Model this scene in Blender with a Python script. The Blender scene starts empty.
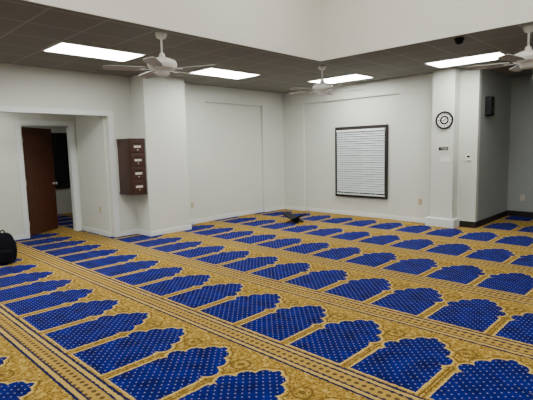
import bpy, bmesh, math, random
from mathutils import Matrix, Vector
random.seed(3)
COL=bpy.context.scene.collection
H=1.6; ZC=3.02; ZU=4.7
XL=-7.9; YB=8.87; XT=-4.6; YT=6.12; XR=5.0; YF=-5.0; YA=10.85
YC=YB-.24   # face of the right-hand column

# ---------- materials ----------
def mat(name,col,rough=0.6,metal=0.0,emis=None,es=0,noise=0.0,nscale=20,bump=0.0,spec=.5):
    m=bpy.data.materials.new(name); m.use_nodes=True
    nt=m.node_tree; b=nt.nodes['Principled BSDF']
    b.inputs['Base Color'].default_value=(*col,1); b.inputs['Roughness'].default_value=rough
    b.inputs['Metallic'].default_value=metal; b.inputs['Specular IOR Level'].default_value=spec
    if emis: 
        b.inputs['Emission Color'].default_value=(*emis,1); b.inputs['Emission Strength'].default_value=es
    if noise or bump:
        tc=nt.nodes.new('ShaderNodeTexCoord'); n=nt.nodes.new('ShaderNodeTexNoise')
        n.inputs['Scale'].default_value=nscale; n.inputs['Detail'].default_value=4
        nt.links.new(tc.outputs['Object'],n.inputs['Vector'])
        if noise:
            mx=nt.nodes.new('ShaderNodeMix'); mx.data_type='RGBA'
            mx.inputs[6].default_value=(*[c*(1-noise) for c in col],1); mx.inputs[7].default_value=(*[min(1,c*(1+noise)) for c in col],1)
            nt.links.new(n.outputs['Fac'],mx.inputs[0]); nt.links.new(mx.outputs[2],b.inputs['Base Color'])
        if bump:
            bp=nt.nodes.new('ShaderNodeBump'); bp.inputs['Strength'].default_value=bump; bp.inputs['Distance'].default_value=0.01
            nt.links.new(n.outputs['Fac'],bp.inputs['Height']); nt.links.new(bp.outputs['Normal'],b.inputs['Normal'])
    return m
M_wall=mat('wall_paint',(0.60,0.625,0.57),0.7,noise=0.02,nscale=1.5,bump=0.03)
M_wall_shaded=mat('alcove_shaded',(0.31,0.34,0.33),0.7,noise=0.02,nscale=1.5,bump=0.03)  # wall colour darkened: the alcove's shade is put into it
M_fascia=mat('fascia_paint',(0.82,0.82,0.755),0.7,noise=0.02,nscale=1.5)
M_trim=mat('trim_paint',(0.68,0.72,0.72),0.45)
M_dark=mat('dark_trim',(0.016,0.012,0.010),0.5,spec=.3)
M_white=mat('white_enamel',(0.76,0.76,0.71),0.35)
M_blade=mat('fan_blade',(0.40,0.40,0.37),0.5,noise=0.03)  # white blades greyed, shade on their undersides is in the colour
M_black=mat('black_plastic',(0.006,0.006,0.007),0.6,spec=.2)
M_fabric=mat('black_fabric',(0.005,0.005,0.008),0.9,noise=0.4,nscale=60,bump=0.4,spec=.08)
M_lens=mat('troffer_lens',(0.9,0.9,0.9),0.5,emis=(1.0,0.98,0.93),es=29)
M_lens2=mat('upper_lens',(0.9,0.9,0.9),0.5,emis=(1.0,0.98,0.91),es=21.5)
M_lens3=mat('annex_lens',(0.9,0.9,0.9),0.5,emis=(1.0,0.98,0.93),es=6)
M_plate=mat('outlet_plate',(0.50,0.43,0.26),0.4)
M_slat=mat('blind_slat',(0.66,0.71,0.72),0.5)
M_glass=mat('night_glass',(0.01,0.012,0.015),0.08)
M_metal=mat('brushed_metal',(0.6,0.58,0.52),0.3,metal=1)
M_paper=mat('paper_label',(0.5,0.48,0.42),0.7)
def wood(name,c1,c2,scale=3,axis='Z'):
    m=bpy.data.materials.new(name); m.use_nodes=True; nt=m.node_tree; b=nt.nodes['Principled BSDF']
    tc=nt.nodes.new('ShaderNodeTexCoord'); mp=nt.nodes.new('ShaderNodeMapping')
    mp.inputs['Scale'].default_value=(14,14,1.2)
    n=nt.nodes.new('ShaderNodeTexNoise'); n.inputs['Scale'].default_value=scale; n.inputs['Detail'].default_value=6; n.inputs['Distortion'].default_value=.6
    r=nt.nodes.new('ShaderNodeValToRGB'); r.color_ramp.elements[0].color=(*c1,1); r.color_ramp.elements[1].color=(*c2,1)
    r.color_ramp.elements[0].position=.3; r.color_ramp.elements[1].position=.7
    nt.links.new(tc.outputs['Object'],mp.inputs[0]); nt.links.new(mp.outputs[0],n.inputs['Vector']); nt.links.new(n.outputs['Fac'],r.inputs[0]); nt.links.new(r.outputs[0],b.inputs['Base Color'])
    b.inputs['Roughness'].default_value=.4
    return m
M_door=wood('door_wood',(0.045,0.014,0.007),(0.105,0.034,0.015))
M_box=wood('box_wood',(0.022,0.007,0.004),(0.05,0.017,0.008))

# math-node helper
class G:
    def __init__(s,nt): s.nt=nt
    def m(s,op,a,b=None,c=None):
        n=s.nt.nodes.new('ShaderNodeMath'); n.operation=op
        for i,v in enumerate((a,b,c)):
            if v is None: continue
            if isinstance(v,(int,float)): n.inputs[i].default_value=v
            else: s.nt.links.new(v,n.inputs[i])
        return n.outputs[0]
    def mix(s,f,a,b):
        n=s.nt.nodes.new('ShaderNodeMix'); n.data_type='RGBA'
        for i,v in ((0,f),(6,a),(7,b)):
            if isinstance(v,tuple): n.inputs[i].default_value=(*v,1)
            elif isinstance(v,(int,float)): n.inputs[i].default_value=v
            else: s.nt.links.new(v,n.inputs[i])
        return n.outputs[2]
    def noise(s,vec,scale,detail=2):
        n=s.nt.nodes.new('ShaderNodeTexNoise'); n.inputs['Scale'].default_value=scale; n.inputs['Detail'].default_value=detail
        s.nt.links.new(vec,n.inputs['Vector']); return n.outputs['Fac']

def carpet():
    m=bpy.data.materials.new('prayer_carpet'); m.use_nodes=True; nt=m.node_tree; b=nt.nodes['Principled BSDF']; g=G(nt)
    geo=nt.nodes.new('ShaderNodeNewGeometry'); sep=nt.nodes.new('ShaderNodeSeparateXYZ'); nt.links.new(geo.outputs['Position'],sep.inputs[0])
    P=geo.outputs['Position']
    W=0.595; PY=1.27
    wob=g.m('MULTIPLY',g.m('SUBTRACT',g.noise(P,40,1),.5),.02)
    X=g.m('ADD',sep.outputs[0],wob); Y=g.m('ADD',sep.outputs[1],wob)
    u=g.m('ABSOLUTE',g.m('MULTIPLY',g.m('SUBTRACT',g.m('FRACT',g.m('ADD',g.m('DIVIDE',g.m('SUBTRACT',X,-2.68),W),.5)),.5),W))
    v=g.m('MULTIPLY',g.m('FRACT',g.m('DIVIDE',g.m('SUBTRACT',Y,1.22),PY)),PY)   # 0..1.27 ; band centred at 0
    def box(hw,v0,v1):   # sdf
        du=g.m('SUBTRACT',u,hw); dv=g.m('SUBTRACT',g.m('ABSOLUTE',g.m('SUBTRACT',v,(v0+v1)/2)),(v1-v0)/2)
        return g.m('MAXIMUM',du,dv)
    def disc(cu,cv,r):
        a=g.m('SUBTRACT',u,cu); c=g.m('SUBTRACT',v,cv)
        return g.m('SUBTRACT',g.m('SQRT',g.m('ADD',g.m('MULTIPLY',a,a),g.m('MULTIPLY',c,c))),r)
    parts=[box(.252,.15,.58),box(.235,.58,.62),box(.07,.15,.92),box(.14,.15,.80),box(.20,.15,.68),disc(.195,.70,.079),disc(.130,.83,.078),disc(.055,.935,.07),disc(0,1.01,.035)]
    d=parts[0]
    for p in parts[1:]: d=g.m('MINIMUM',d,p)
    field=g.m('LESS_THAN',d,0)
    edge=g.m('MULTIPLY',g.m('GREATER_THAN',d,0),g.m('LESS_THAN',d,.014))
    edge2=g.m('MULTIPLY',g.m('GREATER_THAN',d,.028),g.m('LESS_THAN',d,.038))
    def dots(sc,r,sx=0,sy=0):
        fx=g.m('SUBTRACT',g.m('FRACT',g.m('DIVIDE',g.m('ADD',sep.outputs[0],sx),sc)),.5); fy=g.m('SUBTRACT',g.m('FRACT',g.m('DIVIDE',g.m('ADD',sep.outputs[1],sy),sc)),.5)
        return g.m('LESS_THAN',g.m('ADD',g.m('MULTIPLY',fx,fx),g.m('MULTIPLY',fy,fy)),r*r)
    dt=g.m('MAXIMUM',dots(.066,.095),dots(.066,.095,.033,.033))
    n1=g.noise(P,7,4); n2=g.noise(P,60,2)
    gold=g.mix(g.m('GREATER_THAN',n2,.53),(0.335,0.212,0.036),(0.145,0.083,0.010))
    gold=g.mix(g.m('MULTIPLY',g.m('GREATER_THAN',g.noise(P,24,2),.56),.7),gold,(0.49,0.345,0.088))
    # spandrel medallion between arches
    md=disc(W/2,.93,.07)
    ring=g.m('LESS_THAN',g.m('ABSOLUTE',md),.009)
    core=g.m('LESS_THAN',md,-.045)
    gold=g.mix(g.m('MULTIPLY',g.m('MAXIMUM',ring,core),.75),gold,(0.10,0.055,0.012))
    gold=g.mix(edge,gold,(0.50,0.36,0.10))
    gold=g.mix(edge2,gold,(0.12,0.07,0.012))
    blue=g.mix(g.m('MULTIPLY',g.m('SUBTRACT',n1,.3),2.4),(0.001,0.002,0.055),(0.002,0.008,0.18))
    blue=g.mix(dt,blue,(0.20,0.21,0.30))
    col=g.mix(field,gold,blue)
    vb=g.m('MINIMUM',v,g.m('SUBTRACT',PY,v))
    def strip(a,c): return g.m('MULTIPLY',g.m('GREATER_THAN',vb,a),g.m('LESS_THAN',vb,c))
    inb=g.m('LESS_THAN',vb,.12)
    band=g.mix(dots(.06,.30),(0.36,0.235,0.05),(0.09,0.055,0.022))
    col=g.mix(inb,col,band)
    col=g.mix(g.m('MAXIMUM',strip(.052,.066),strip(.100,.120)),col,(0.005,0.008,0.06))
    col=g.mix(strip(.070,.098),col,(0.45,0.315,0.08))
    pile=g.m('ADD',.68,g.m('MULTIPLY',g.noise(P,200,2),.60))
    vm=nt.nodes.new('ShaderNodeVectorMath'); vm.operation='SCALE'; nt.links.new(col,vm.inputs[0]); nt.links.new(pile,vm.inputs['Scale'])
    nt.links.new(vm.outputs[0],b.inputs['Base Color'])
    b.inputs['Roughness'].default_value=.9; b.inputs['Specular IOR Level'].default_value=.05
    bp=nt.nodes.new('ShaderNodeBump'); bp.inputs['Strength'].default_value=.35; bp.inputs['Distance'].default_value=.006
    nt.links.new(g.noise(P,260,2),bp.inputs['Height']); nt.links.new(bp.outputs[0],b.inputs['Normal'])
    return m
M_carpet=carpet()

def ceiling_mat():
    m=bpy.data.materials.new('ceiling_tiles'); m.use_nodes=True; nt=m.node_tree; b=nt.nodes['Principled BSDF']; g=G(nt)
    geo=nt.nodes.new('ShaderNodeNewGeometry'); sep=nt.nodes.new('ShaderNodeSeparateXYZ'); nt.links.new(geo.outputs['Position'],sep.inputs[0])
    P=geo.outputs['Position']
    def line(o,off):
        f=g.m('ABSOLUTE',g.m('SUBTRACT',g.m('FRACT',g.m('DIVIDE',g.m('SUBTRACT',o,off),.61)),.5)); return g.m('GREATER_THAN',f,.478)
    grid=g.m('MAXIMUM',line(sep.outputs[0],-5.94),line(sep.outputs[1],2.46))
    spk=g.noise(P,90,3)
    tile=g.mix(spk,(0.16,0.156,0.136),(0.22,0.215,0.19))  # tile grey darkened to stand in for the weak light reaching the ceiling
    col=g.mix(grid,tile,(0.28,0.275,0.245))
    nt.links.new(col,b.inputs['Base Color']); b.inputs['Roughness'].default_value=.9
    return m
M_ceil=ceiling_mat()

# ---------- mesh helpers ----------
class MB:
    """mesh builder collecting parts with materials"""
    def __init__(s): s.bm=bmesh.new(); s.mats=[]
    def mi(s,m):
        if m not in s.mats: s.mats.append(m)
        return s.mats.index(m)
    def box(s,x0,x1,y0,y1,z0,z1,m,bev=0,mtx=None):
        r=bmesh.ops.create_cube(s.bm,size=1)
        vs=r['verts']
        T=Matrix.Translation(((x0+x1)/2,(y0+y1)/2,(z0+z1)/2))@Matrix.Diagonal((abs(x1-x0),abs(y1-y0),abs(z1-z0),1))
        bmesh.ops.transform(s.bm,matrix=T,verts=vs)
        fs=set(f for v in vs for f in v.link_faces)
        if bev:
            es=list(set(e for v in vs for e in v.link_edges))
            rr=bmesh.ops.bevel(s.bm,geom=es,offset=bev,segments=2,affect='EDGES',profile=.5)
            vs=list(set(rr['verts'])|set(v for v in vs if v.is_valid)); 
            fs=set(f for v in vs for f in v.link_faces)
        i=s.mi(m)
        for f in fs: f.material_index=i
        if mtx is not None: bmesh.ops.transform(s.bm,matrix=mtx,verts=list(set(v for f in fs for v in f.verts)))
    def lathe(s,prof,m,seg=32,mtx=None,smooth=True):
        i=s.mi(m); rings=[]
        for r,z in prof:
            if r<1e-6: rings.append([s.bm.verts.new((0,0,z))])
            else: rings.append([s.bm.verts.new((r*math.cos(2*math.pi*k/seg),r*math.sin(2*math.pi*k/seg),z)) for k in range(seg)])
        for a,b in zip(rings,rings[1:]):
            for k in range(seg):
                k2=(k+1)%seg
                if len(a)==1 and len(b)==1: continue
                if len(a)==1: f=s.bm.faces.new((a[0],b[k],b[k2]))
                elif len(b)==1: f=s.bm.faces.new((a[k],b[0],a[k2]))
                else: f=s.bm.faces.new((a[k],b[k],b[k2],a[k2]))
                f.material_index=i; f.smooth=smooth
        if mtx is not None: bmesh.ops.transform(s.bm,matrix=mtx,verts=[v for r in rings for v in r])
    def poly(s,pts,th,m,mtx=None):
        """extruded outline in xy, thickness th in z"""
        i=s.mi(m); a=[s.bm.verts.new((p[0],p[1],0)) for p in pts]; b=[s.bm.verts.new((p[0],p[1],th)) for p in pts]
        fs=[s.bm.faces.new(list(reversed(a))),s.bm.faces.new(b)]
        n=len(pts)
        for k in range(n): fs.append(s.bm.faces.new((a[k],a[(k+1)%n],b[(k+1)%n],b[k])))
        for f in fs: f.material_index=i
        if mtx is not None: bmesh.ops.transform(s.bm,matrix=mtx,verts=a+b)
    def done(s,name,loc=(0,0,0),rotz=0,parent=None):
        bmesh.ops.recalc_face_normals(s.bm,faces=s.bm.faces)
        me=bpy.data.meshes.new(name); 
        s.bm.to_mesh(me); s.bm.free()
        for m in s.mats: me.materials.append(m)
        o=bpy.data.objects.new(name,me); COL.objects.link(o); o.location=loc; o.rotation_euler=(0,0,rotz)
        if parent: o.parent=parent
        return o

# ---------- shell ----------
b=MB(); b.box(-12.3,XR+.12,YF-.12,YA+.12,-.1,0,M_carpet); b.done('floor')
T=.12
# left wall with opening and recessed panel
b=MB()
b.box(XL-T,XL,YF,1.3,0,ZC,M_wall); b.box(XL-T,XL,1.3,4.02,2.27,ZC,M_wall); b.box(XL-T,XL,4.02,6.3,0,ZC,M_wall)
b.box(XL-T,XL-.06,6.3,8.1,0,2.66,M_wall); b.box(XL-T,XL,6.3,8.1,2.66,ZC,M_wall); b.box(XL-T,XL,8.1,YB,0,ZC,M_wall)
b.done('wall_left')
# back wall with recessed panel, up to the alcove
PX0,PX1=-7.22,-4.62; PD=.06
b=MB()
b.box(XL-T,PX0,YB,YB+T,0,ZC,M_wall); b.box(PX0,PX1,YB,YB+T,2.70,ZC,M_wall); b.box(PX0,PX1,YB+PD,YB+T,0,2.70,M_wall)
b.box(PX1,-3.02,YB,YB+T,0,ZC,M_wall)
b.done('wall_back')
b=MB(); b.box(-3.02-T,-3.02,YB+T,YA,0,ZC,M_wall_shaded); b.done('wall_alcove_side')
b=MB(); b.box(-3.02-T,XR,YA,YA+T,0,ZC,M_wall_shaded); b.done('wall_alcove_back')
b=MB(); b.box(XR,XR+T,YF-T,YA+T,0,ZC,M_wall); b.done('wall_right')
b=MB(); b.box(XL-T,XR,YF-T,YF,0,ZC,M_wall); b.done('wall_front')
# columns
b=MB(); b.box(XL,-7.42,4.5,5.43,0,ZC,M_wall,.006); b.done('column')
b=MB(); b.box(-3.80,-3.37,YC,YB,0,ZC,M_wall,.006); b.box(-3.88,-3.31,YC-.06,YB,0.0,.17,M_trim,.01)
b.done('column')
# ceiling: low ring + raised coffer
XT2,YT2=3.2,-3.2
b=MB()
b.box(XL-T,XT,YF-T,YA+T,ZC,ZC+.1,M_ceil); b.box(XT,XR+T,YT,YA+T,ZC,ZC+.1,M_ceil)
b.box(XT2,XR+T,YF-T,YT,ZC,ZC+.1,M_ceil); b.box(XT,XT2,YF-T,YT2,ZC,ZC+.1,M_ceil)
b.done('ceiling')
b=MB(); b.box(XT,XT+.02,YT2,YT,ZC-.005,ZU,M_fascia);b.done('wall_coffer_left')
b=MB(); b.box(XT,XT2,YT-.02,YT,ZC-.005,ZU,M_fascia);b.done('wall_coffer_back')
b=MB(); b.box(XT2-.02,XT2,YT2,YT,ZC-.005,ZU,M_fascia);b.done('wall_coffer_right')
b=MB(); b.box(XT,XT2,YT2,YT2+.02,ZC-.005,ZU,M_fascia);b.done('wall_coffer_front')
b=MB(); b.box(XT-.1,XT2+.1,YT2-.1,YT+.1,ZU,ZU+.1,M_fascia);b.done('ceiling_coffer')
# vestibule + room beyond
XV=-9.2
b=MB(); b.box(XV,XL-T,3.98,3.98+T,0,2.6,M_wall); b.done('wall_vestibule_side')
b=MB(); b.box(XV,XL-T,1.2-T,1.2,0,2.6,M_wall); b.done('wall_vestibule_near')
b=MB(); b.box(XV-T,XV,1.0,2.93,0,2.6,M_wall); b.box(XV-T,XV,2.93,3.86,2.16,2.6,M_wall); b.box(XV-T,XV,3.86,7.0,0,2.6,M_wall); b.done('wall_vestibule_back')
b=MB(); b.box(-12.2,XL-T,0.88,7.1,2.5,2.6,M_wall); b.done('ceiling_annex')
b=MB(); b.box(-12.3,-12.2,0.88,7.1,0,2.6,M_wall); b.done('wall_annex_far')
b=MB(); b.box(-12.2,XV-T,0.88,1.0,0,2.5,M_wall); b.done('wall_annex_near')
b=MB(); b.box(-12.2,XV-T,7.0,7.1,0,2.5,M_wall); b.done('wall_annex_side')
# door frame + casing
b=MB()
for x0,x1 in ((XV,XV+.02),):
    b.box(x0,x1,2.85,2.93,0,2.24,M_trim); b.box(x0,x1,3.86,3.94,0,2.24,M_trim); b.box(x0,x1,2.93,3.86,2.16,2.24,M_trim)
b.box(XV-T-.01,XV+.001,2.93,2.95,0,2.16,M_trim); b.box(XV-T-.01,XV+.001,3.84,3.86,0,2.16,M_trim); b.box(XV-T-.01,XV+.001,2.95,3.84,2.14,2.16,M_trim)
b.done('door_frame')
b=MB()
b.box(XL,XL+.02,4.02,4.12,0,2.36,M_trim); b.box(XL,XL+.02,1.2,4.02,2.27,2.36,M_trim); b.box(XL,XL+.02,1.2,1.3,0,2.27,M_trim)
b.done('trim_1')
# door leaf, hinged at left jamb, swung into the annex
b=MB()
b.box(0,.89,-.022,.022,.012,2.12,M_door,.003)
for y in (-.022,.022):
    s=1 if y>0 else -1
    b.lathe([(0,0),(.028,0),(.028,.012),(.012,.016),(.012,.045),(.027,.055),(.03,.07),(.022,.085),(0,.088)],M_metal,20,Matrix.Translation((.83,y,.98))@Matrix.Rotation(-s*math.pi/2,4,'X'))
for z in (.25,1.05,1.88): b.box(-.008,.012,-.03,-.018,z-.05,z+.05,M_metal)
dr=b.done('door_1',(XV-.14,2.975,0),math.atan2(.74,-.50))
# baseboards
def bb(name,*boxes,m=M_trim,h=.09):
    b=MB()
    for x0,x1,y0,y1 in boxes: b.box(x0,x1,y0,y1,0,h,m,.004)
    return b.done(name)
t=.015
bb('baseboard_left',(XL,XL+t,YF,1.2),(XL,XL+t,4.12,4.5),(XL,XL+t,5.43,6.3),(XL-.06,XL-.06+t,6.3,8.1),(XL,XL+t,8.1,YB),(XL,-7.42+t,4.5-t,4.5),(-7.42,-7.42+t,4.5,5.43+t),(XL+t,-7.42,5.43,5.43+t))
bb('baseboard_back',(XL+t,PX0,YB-t,YB),(PX0,PX1,YB+PD-t,YB+PD),(PX1,-3.88,YB-t,YB))
bb('baseboard_alcove',(-3.31,-3.02+t,YB-t,YB),(-3.02,-3.02+t,YB,YA),(-3.02+t,XR,YA-t,YA),m=M_dark,h=.12)
bb('baseboard_vestibule',(XV,XV+t,1.2,2.85),(XV,XL-T,3.98-t,3.98))
bb('baseboard_right',(XR-t,XR,YF,YA)); bb('baseboard_front',(XL,XR,YF,YF+t))

# ---------- troffers ----------
def troffer(x,y,lx,ly,z=ZC,lens=M_lens,name='ceiling_light'):
    b=MB(); e=.02
    b.box(-lx/2,lx/2,-ly/2,-ly/2+e,-.014,0,M_white);b.box(-lx/2,lx/2,ly/2-e,ly/2,-.014,0,M_white)
    b.box(-lx/2,-lx/2+e,-ly/2+e,ly/2-e,-.014,0,M_white);b.box(lx/2-e,lx/2,-ly/2+e,ly/2-e,-.014,0,M_white)
    b.box(-lx/2+e,lx/2-e,-ly/2+e,ly/2-e,-.008,0,lens)
    return b.done(name,(x,y,z))
troffer(-6.27,3.07,.66,1.22); troffer(-6.48,5.68,.66,1.22); troffer(-5.52,8.02,1.22,.68); troffer(-2.93,8.0,1.22,.66)
troffer(-6.3,.3,.66,1.22); troffer(-6.3,-2.6,.66,1.22); troffer(3.4,7.4,1.22,.66)
troffer(-1.5,-4.1,1.22,.66)
for x in (-3.0,-.5,2.0):
    for y in (-1.6,1.4,4.4): troffer(x,y,1.22,.61,ZU,M_lens2)
troffer(-10.8,3.8,.61,1.22,2.5,M_lens3); troffer(-8.6,2.3,.3,.6,2.5,M_lens)

# ---------- ceiling fans ----------
def fan(x,y,rot):
    b=MB(); D=.10
    b.lathe([(0,0),(.07,0),(.072,-.02),(.055,-.06),(.02,-.075),(.013,-.08)],M_white,28)      # canopy
    b.lathe([(.013,-.07),(.013,-.28)],M_white,16)                                               # down rod
    U=Matrix.Translation((0,0,D))
    b.lathe([(.013,-.33),(.035,-.35),(.04,-.385),(.09,-.40),(.155,-.425),(.172,-.45),(.172,-.50),(.15,-.53),(.09,-.545),(.085,-.56),(.085,-.59),(.07,-.60),(0,-.605)],M_white,40,U)
    b.lathe([(.173,-.465),(.177,-.468),(.177,-.482),(.173,-.485)],M_white,40,U)
    for k in range(5):
        R=Matrix.Rotation(rot+k*2*math.pi/5,4,'Z')
        b.poly([(.09,-.02),(.17,-.016),(.25,-.045),(.27,0),(.25,.045),(.17,.016),(.09,.02)],.006,M_white,R@Matrix.Translation((0,0,-.538+D)))
        pts=[(.20,-.05),(.30,-.062),(.62,-.07),(.67,-.06),(.69,-.03),(.69,.03),(.67,.06),(.62,.07),(.30,.062),(.20,.05)]
        b.poly(pts,.009,M_blade,R@Matrix.Translation((0,0,-.531+D))@Matrix.Rotation(math.radians(12),4,'X'))
    b.lathe([(.0015,-.50),(.0015,-.62)],M_metal,6,Matrix.Translation((.06,0,0)))
    b.lathe([(0,-.615),(.006,-.62),(.006,-.64),(0,-.645)],M_metal,10,Matrix.Translation((.06,0,0)))
    return b.done('ceiling_fan',(x,y,ZC))
fan(-4.78,3.18,.45); fan(-4.85,6.5,.73); fan(-1.6,6.36,.8)

# ---------- window ----------
b=MB()
wx0,wx1,wz0,wz1=-6.26,-4.90,.44,2.07; yf=YB+PD
b.box(wx0+.04,wx1-.04,yf-.012,yf-.002,wz0+.04,wz1-.04,M_glass)
for a in ((wx0,wx0+.045,wz0,wz1),(wx1-.04,wx1,wz0,wz1),(wx0+.045,wx1-.04,wz1-.07,wz1),(wx0+.045,wx1-.04,wz0,wz0+.035)):
    b.box(a[0],a[1],yf-.06,yf,a[2],a[3],M_dark,.003)
b.box((wx0+wx1)/2-.02,(wx0+wx1)/2+.02,yf-.02,yf-.011,wz0+.03,wz1-.04,M_dark)
w=b.done('window_1')
b=MB()
bx0,bx1=wx0+.06,wx1-.05
b.box(bx0,bx1,yf-.095,yf-.035,wz1-.125,wz1-.075,M_slat,.004)
z=wz1-.155
while z>wz0+.10:
    b.box(bx0,bx1,-.027,.027,-.0012,.0012,M_slat,0,Matrix.Translation((0,yf-.065,z))@Matrix.Rotation(math.radians(49),4,'X')); z-=.0535
b.box(bx0,bx1,yf-.085,yf-.05,wz0+.055,wz0+.085,M_slat,.003)
for x in (bx0+.2,(bx0+bx1)/2,bx1-.2): b.box(x-.006,x+.006,yf-.090,yf-.088,wz0+.07,wz1-.10,M_slat)
b.lathe([(.005,0),(.005,-.8)],M_slat,8,Matrix.Translation((bx0+.09,yf-.10,wz1-.13)))
b.done('window_blinds')

# ---------- donation box: hangs on the wall beside the column, drawers face the room ----------
b=MB()
X0,X1,Y0,Y1,Z0,Z1=-7.895,-7.44,4.17,4.47,.84,1.82
b.box(X0,X1,Y0,Y1,Z0,Z1,M_box,.006)
b.box(X0,X1+.02,Y0-.015,Y1,Z1,Z1+.025,M_box,.004); b.box(X0,X1+.02,Y0-.015,Y1,Z0-.025,Z0,M_box,.004)
b.box(X0+.04,X1-.04,Y0-.006,Y0+.002,Z0+.05,Z1-.05,M_box,.003)
n=4; hh=(Z1-Z0)/n
for i in range(n):
    za=Z0+i*hh
    b.box(X1-.002,X1+.012,Y0+.015,Y1-.012,za+.012,za+hh-.012,M_box,.004)
    b.box(X1+.011,X1+.014,Y0+.08,Y1-.08,za+.10,za+.14,M_paper)
    b.box(X1+.0115,X1+.0135,Y0+.06,Y1-.07,za+.17,za+.18,M_black)
    b.lathe([(0,0),(.010,0),(.010,.012),(0,.014)],M_metal,14,Matrix.Translation((X1+.012,(Y0+Y1)/2,za+.06))@Matrix.Rotation(math.pi/2,4,'Y'))
b.done('donation_box')

# ---------- clock ----------
b=MB()
b.lathe([(.12,.0),(.165,.0),(.17,.015),(.165,.035),(.15,.04),(.14,.03),(.14,.012)],M_black,48)
b.lathe([(0,.015),(.142,.015)],M_white,48)
for k in range(12):
    R=Matrix.Rotation(k*math.pi/6,4,'Z'); b.box(-.006,.006,.10,.13,.0155,.018,M_black,0,R)
b.lathe([(.055,.0155),(.085,.0155),(.085,.017),(.055,.017)],M_black,36)
b.box(-.006,.006,-.02,.075,.019,.021,M_black,0,Matrix.Rotation(math.radians(-60),4,'Z'))
b.box(-.004,.004,-.02,.11,.022,.024,M_black,0,Matrix.Rotation(math.radians(95),4,'Z'))
b.lathe([(0,.03),(.01,.03),(.01,.015)],M_black,16)
o=b.done('wall_clock',(-3.55,YC,2.07)); o.rotation_euler=(math.pi/2,0,0)

# small wall things
def plate(name,loc,rot,w=.07,h=.115,m=M_plate,kind='outlet'):
    b=MB(); b.box(-w/2,w/2,0,.006,-h/2,h/2,m,.002)
    if kind=='outlet':
        for z in (-.026,.026):
            b.box(-.017,.017,.005,.009,z-.016,z+.016,m,.003)
            b.box(-.009,-.005,.0085,.0095,z-.008,z+.008,M_black); b.box(.005,.009,.0085,.0095,z-.008,z+.008,M_black)
    elif kind=='switch':
        b.box(-.006,.006,.005,.016,-.012,.012,M_white,.001)
    elif kind=='stat':
        b.box(-w/2+.01,w/2-.01,.005,.028,-h/2+.01,h/2-.01,m,.004); b.box(-w/4,w/4,.0275,.029,.0,h/3,M_black)
    o=b.done(name,loc,rot); return o
plate('wall_outlet',(-8.35,3.98,.50),math.pi,.085,.13)
plate('wall_outlet',(XL,5.85,.42),-math.pi/2)
plate('wall_outlet',(-4.12,YB,.44),math.pi,.085,.13)
plate('wall_outlet',(-2.72,YA,.42),math.pi,.09,.13,M_paper); plate('wall_outlet',(-2.45,YA,.42),math.pi,.09,.13,M_black)
plate('light_switch',(-3.52,YC,1.32),math.pi,.20,.11,M_white,'switch')
plate('thermostat',(-3.17,YB,1.35),math.pi,.10,.12,M_white,'stat')
b=MB(); b.box(-.11,.11,0,.008,-.05,.05,M_white,.002); b.box(-.095,.095,.007,.009,-.035,.035,M_black)
for i in range(3): b.box(-.08,.08-.03*i,.0088,.0098,.018-.02*i-.004,.018-.02*i+.004,M_paper)
b.done('wall_sign',(-3.56,YC,1.53),math.pi)
# speaker
b=MB(); b.box(0,.12,-.10,.10,-.18,.18,M_black,.015)
b.lathe([(.0,.0),(.02,.01),(.06,.0),(.07,.008),(.072,0)],M_dark,28,Matrix.Translation((.121,0,-.06))@Matrix.Rotation(math.pi/2,4,'Y'))
b.lathe([(.0,.006),(.02,.002),(.03,.004),(.032,0)],M_dark,20,Matrix.Translation((.121,0,.09))@Matrix.Rotation(math.pi/2,4,'Y'))
b.done('wall_speaker',(-3.02,9.30,2.32))
# dome camera
b=MB(); b.lathe([(0,0),(.065,0),(.065,-.025),(.055,-.03),(.05,-.055),(.03,-.078),(0,-.085)],M_black,28); b.done('security_camera',(-2.42,6.3,ZC))

# annex dark window
b=MB(); b.box(-12.199,-12.18,4.35,5.05,.72,2.1,M_glass)
for a in ((4.30,4.36,.68,2.14),(5.04,5.10,.68,2.14),(4.36,5.04,2.08,2.14),(4.36,5.04,.68,.74),(4.68,4.72,.74,2.08)): b.box(-12.2,-12.16,a[0],a[1],a[2],a[3],M_dark)
b.done('window_2')

# ---------- book stand (folding X) ----------
b=MB()
def plank(ang):
    pts=[(-.15,-.15),(-.09,-.15),(-.07,-.11),(.07,-.11),(.09,-.15),(.15,-.15),(.15,.23),(.12,.27),(.05,.285),(-.05,.285),(-.12,.27),(-.15,.23)]
    b.poly(pts,.014,M_black,Matrix.Rotation(math.radians(ang),4,'X')@Matrix.Translation((0,0,-.007)))
plank(26); plank(154)
o=b.done('folding_book_stand',(-6.25,7.35,.074),math.radians(100))

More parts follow.
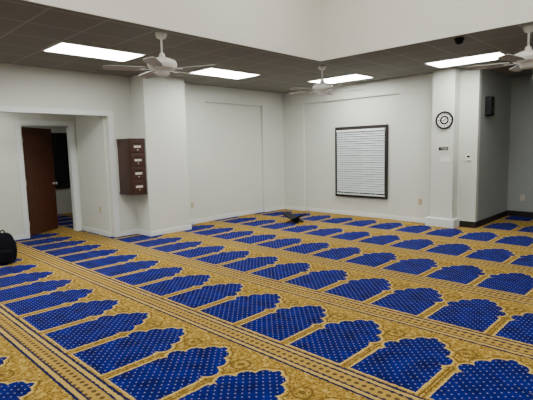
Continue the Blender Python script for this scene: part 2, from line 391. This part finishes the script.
# ---------- backpack ----------
def backpack(x,y,rot):
    bm=bmesh.new(); bmesh.ops.create_cube(bm,size=1)
    bmesh.ops.subdivide_edges(bm,edges=bm.edges[:],cuts=7,use_grid_fill=True)
    for v in bm.verts:
        c=v.co; X,Y,Z=c.x*2,c.y*2,c.z*2
        L=(abs(X)**4+abs(Y)**4+abs(Z)**4)**.25; v.co=Vector((X/L*.17,Y/L*.12,Z/L*.23))
        if v.co.z>.03: v.co.x*=1-1.6*(v.co.z-.03); v.co.y*=1-2.4*(v.co.z-.03)
        v.co.x+=random.uniform(-.005,.005); v.co.y+=random.uniform(-.004,.004); v.co.z+= .23
        if v.co.z<.012: v.co.z=.0
    for f in bm.faces: f.smooth=True
    me=bpy.data.meshes.new('backpack'); bm.to_mesh(me); bm.free(); me.materials.append(M_fabric)
    root=bpy.data.objects.new('backpack',me); COL.objects.link(root); root.location=(x,y,0.002); root.rotation_euler=(0,0,rot)
    b=MB()
    b.box(-.125,.125,.085,.17,.03,.22,M_fabric,.03); b.done('front_pocket',parent=root)
    for sx in (-.08,.08):
        cu=bpy.data.curves.new('strap','CURVE'); cu.dimensions='3D'; sp=cu.splines.new('BEZIER'); sp.bezier_points.add(2)
        for p,c in zip(sp.bezier_points,((sx,-.06,.40),(sx*1.25,-.19,.25),(sx*1.4,-.10,.06))): p.co=c; p.handle_left_type=p.handle_right_type='AUTO'
        cu.extrude=.022; cu.bevel_depth=.006; cu.materials.append(M_fabric)
        o=bpy.data.objects.new('strap',cu); COL.objects.link(o); o.parent=root
    cu=bpy.data.curves.new('handle','CURVE'); cu.dimensions='3D'; sp=cu.splines.new('BEZIER'); sp.bezier_points.add(2)
    for p,c in zip(sp.bezier_points,((-.04,-.02,.435),(0,-.02,.495),(.04,-.02,.435))): p.co=c; p.handle_left_type=p.handle_right_type='AUTO'
    cu.bevel_depth=.009; cu.materials.append(M_fabric); o=bpy.data.objects.new('top_handle',cu); COL.objects.link(o); o.parent=root
backpack(-7.32,1.97,-1.9)

# world
w=bpy.data.worlds.new('w'); bpy.context.scene.world=w; w.use_nodes=True; w.node_tree.nodes['Background'].inputs[0].default_value=(.02,.025,.04,1); w.node_tree.nodes['Background'].inputs[1].default_value=.2

# camera
cd=bpy.data.cameras.new('camera'); cd.sensor_width=36; cd.lens=448/533*36
co=bpy.data.objects.new('camera',cd); COL.objects.link(co)
R=Matrix.Rotation(math.radians(44),4,'Z')@Matrix.Rotation(math.radians(90-6.5),4,'X')@Matrix.Rotation(math.radians(-1.3),4,'Z')
co.matrix_world=Matrix.Translation((0,0,H))@R
bpy.context.scene.camera=co
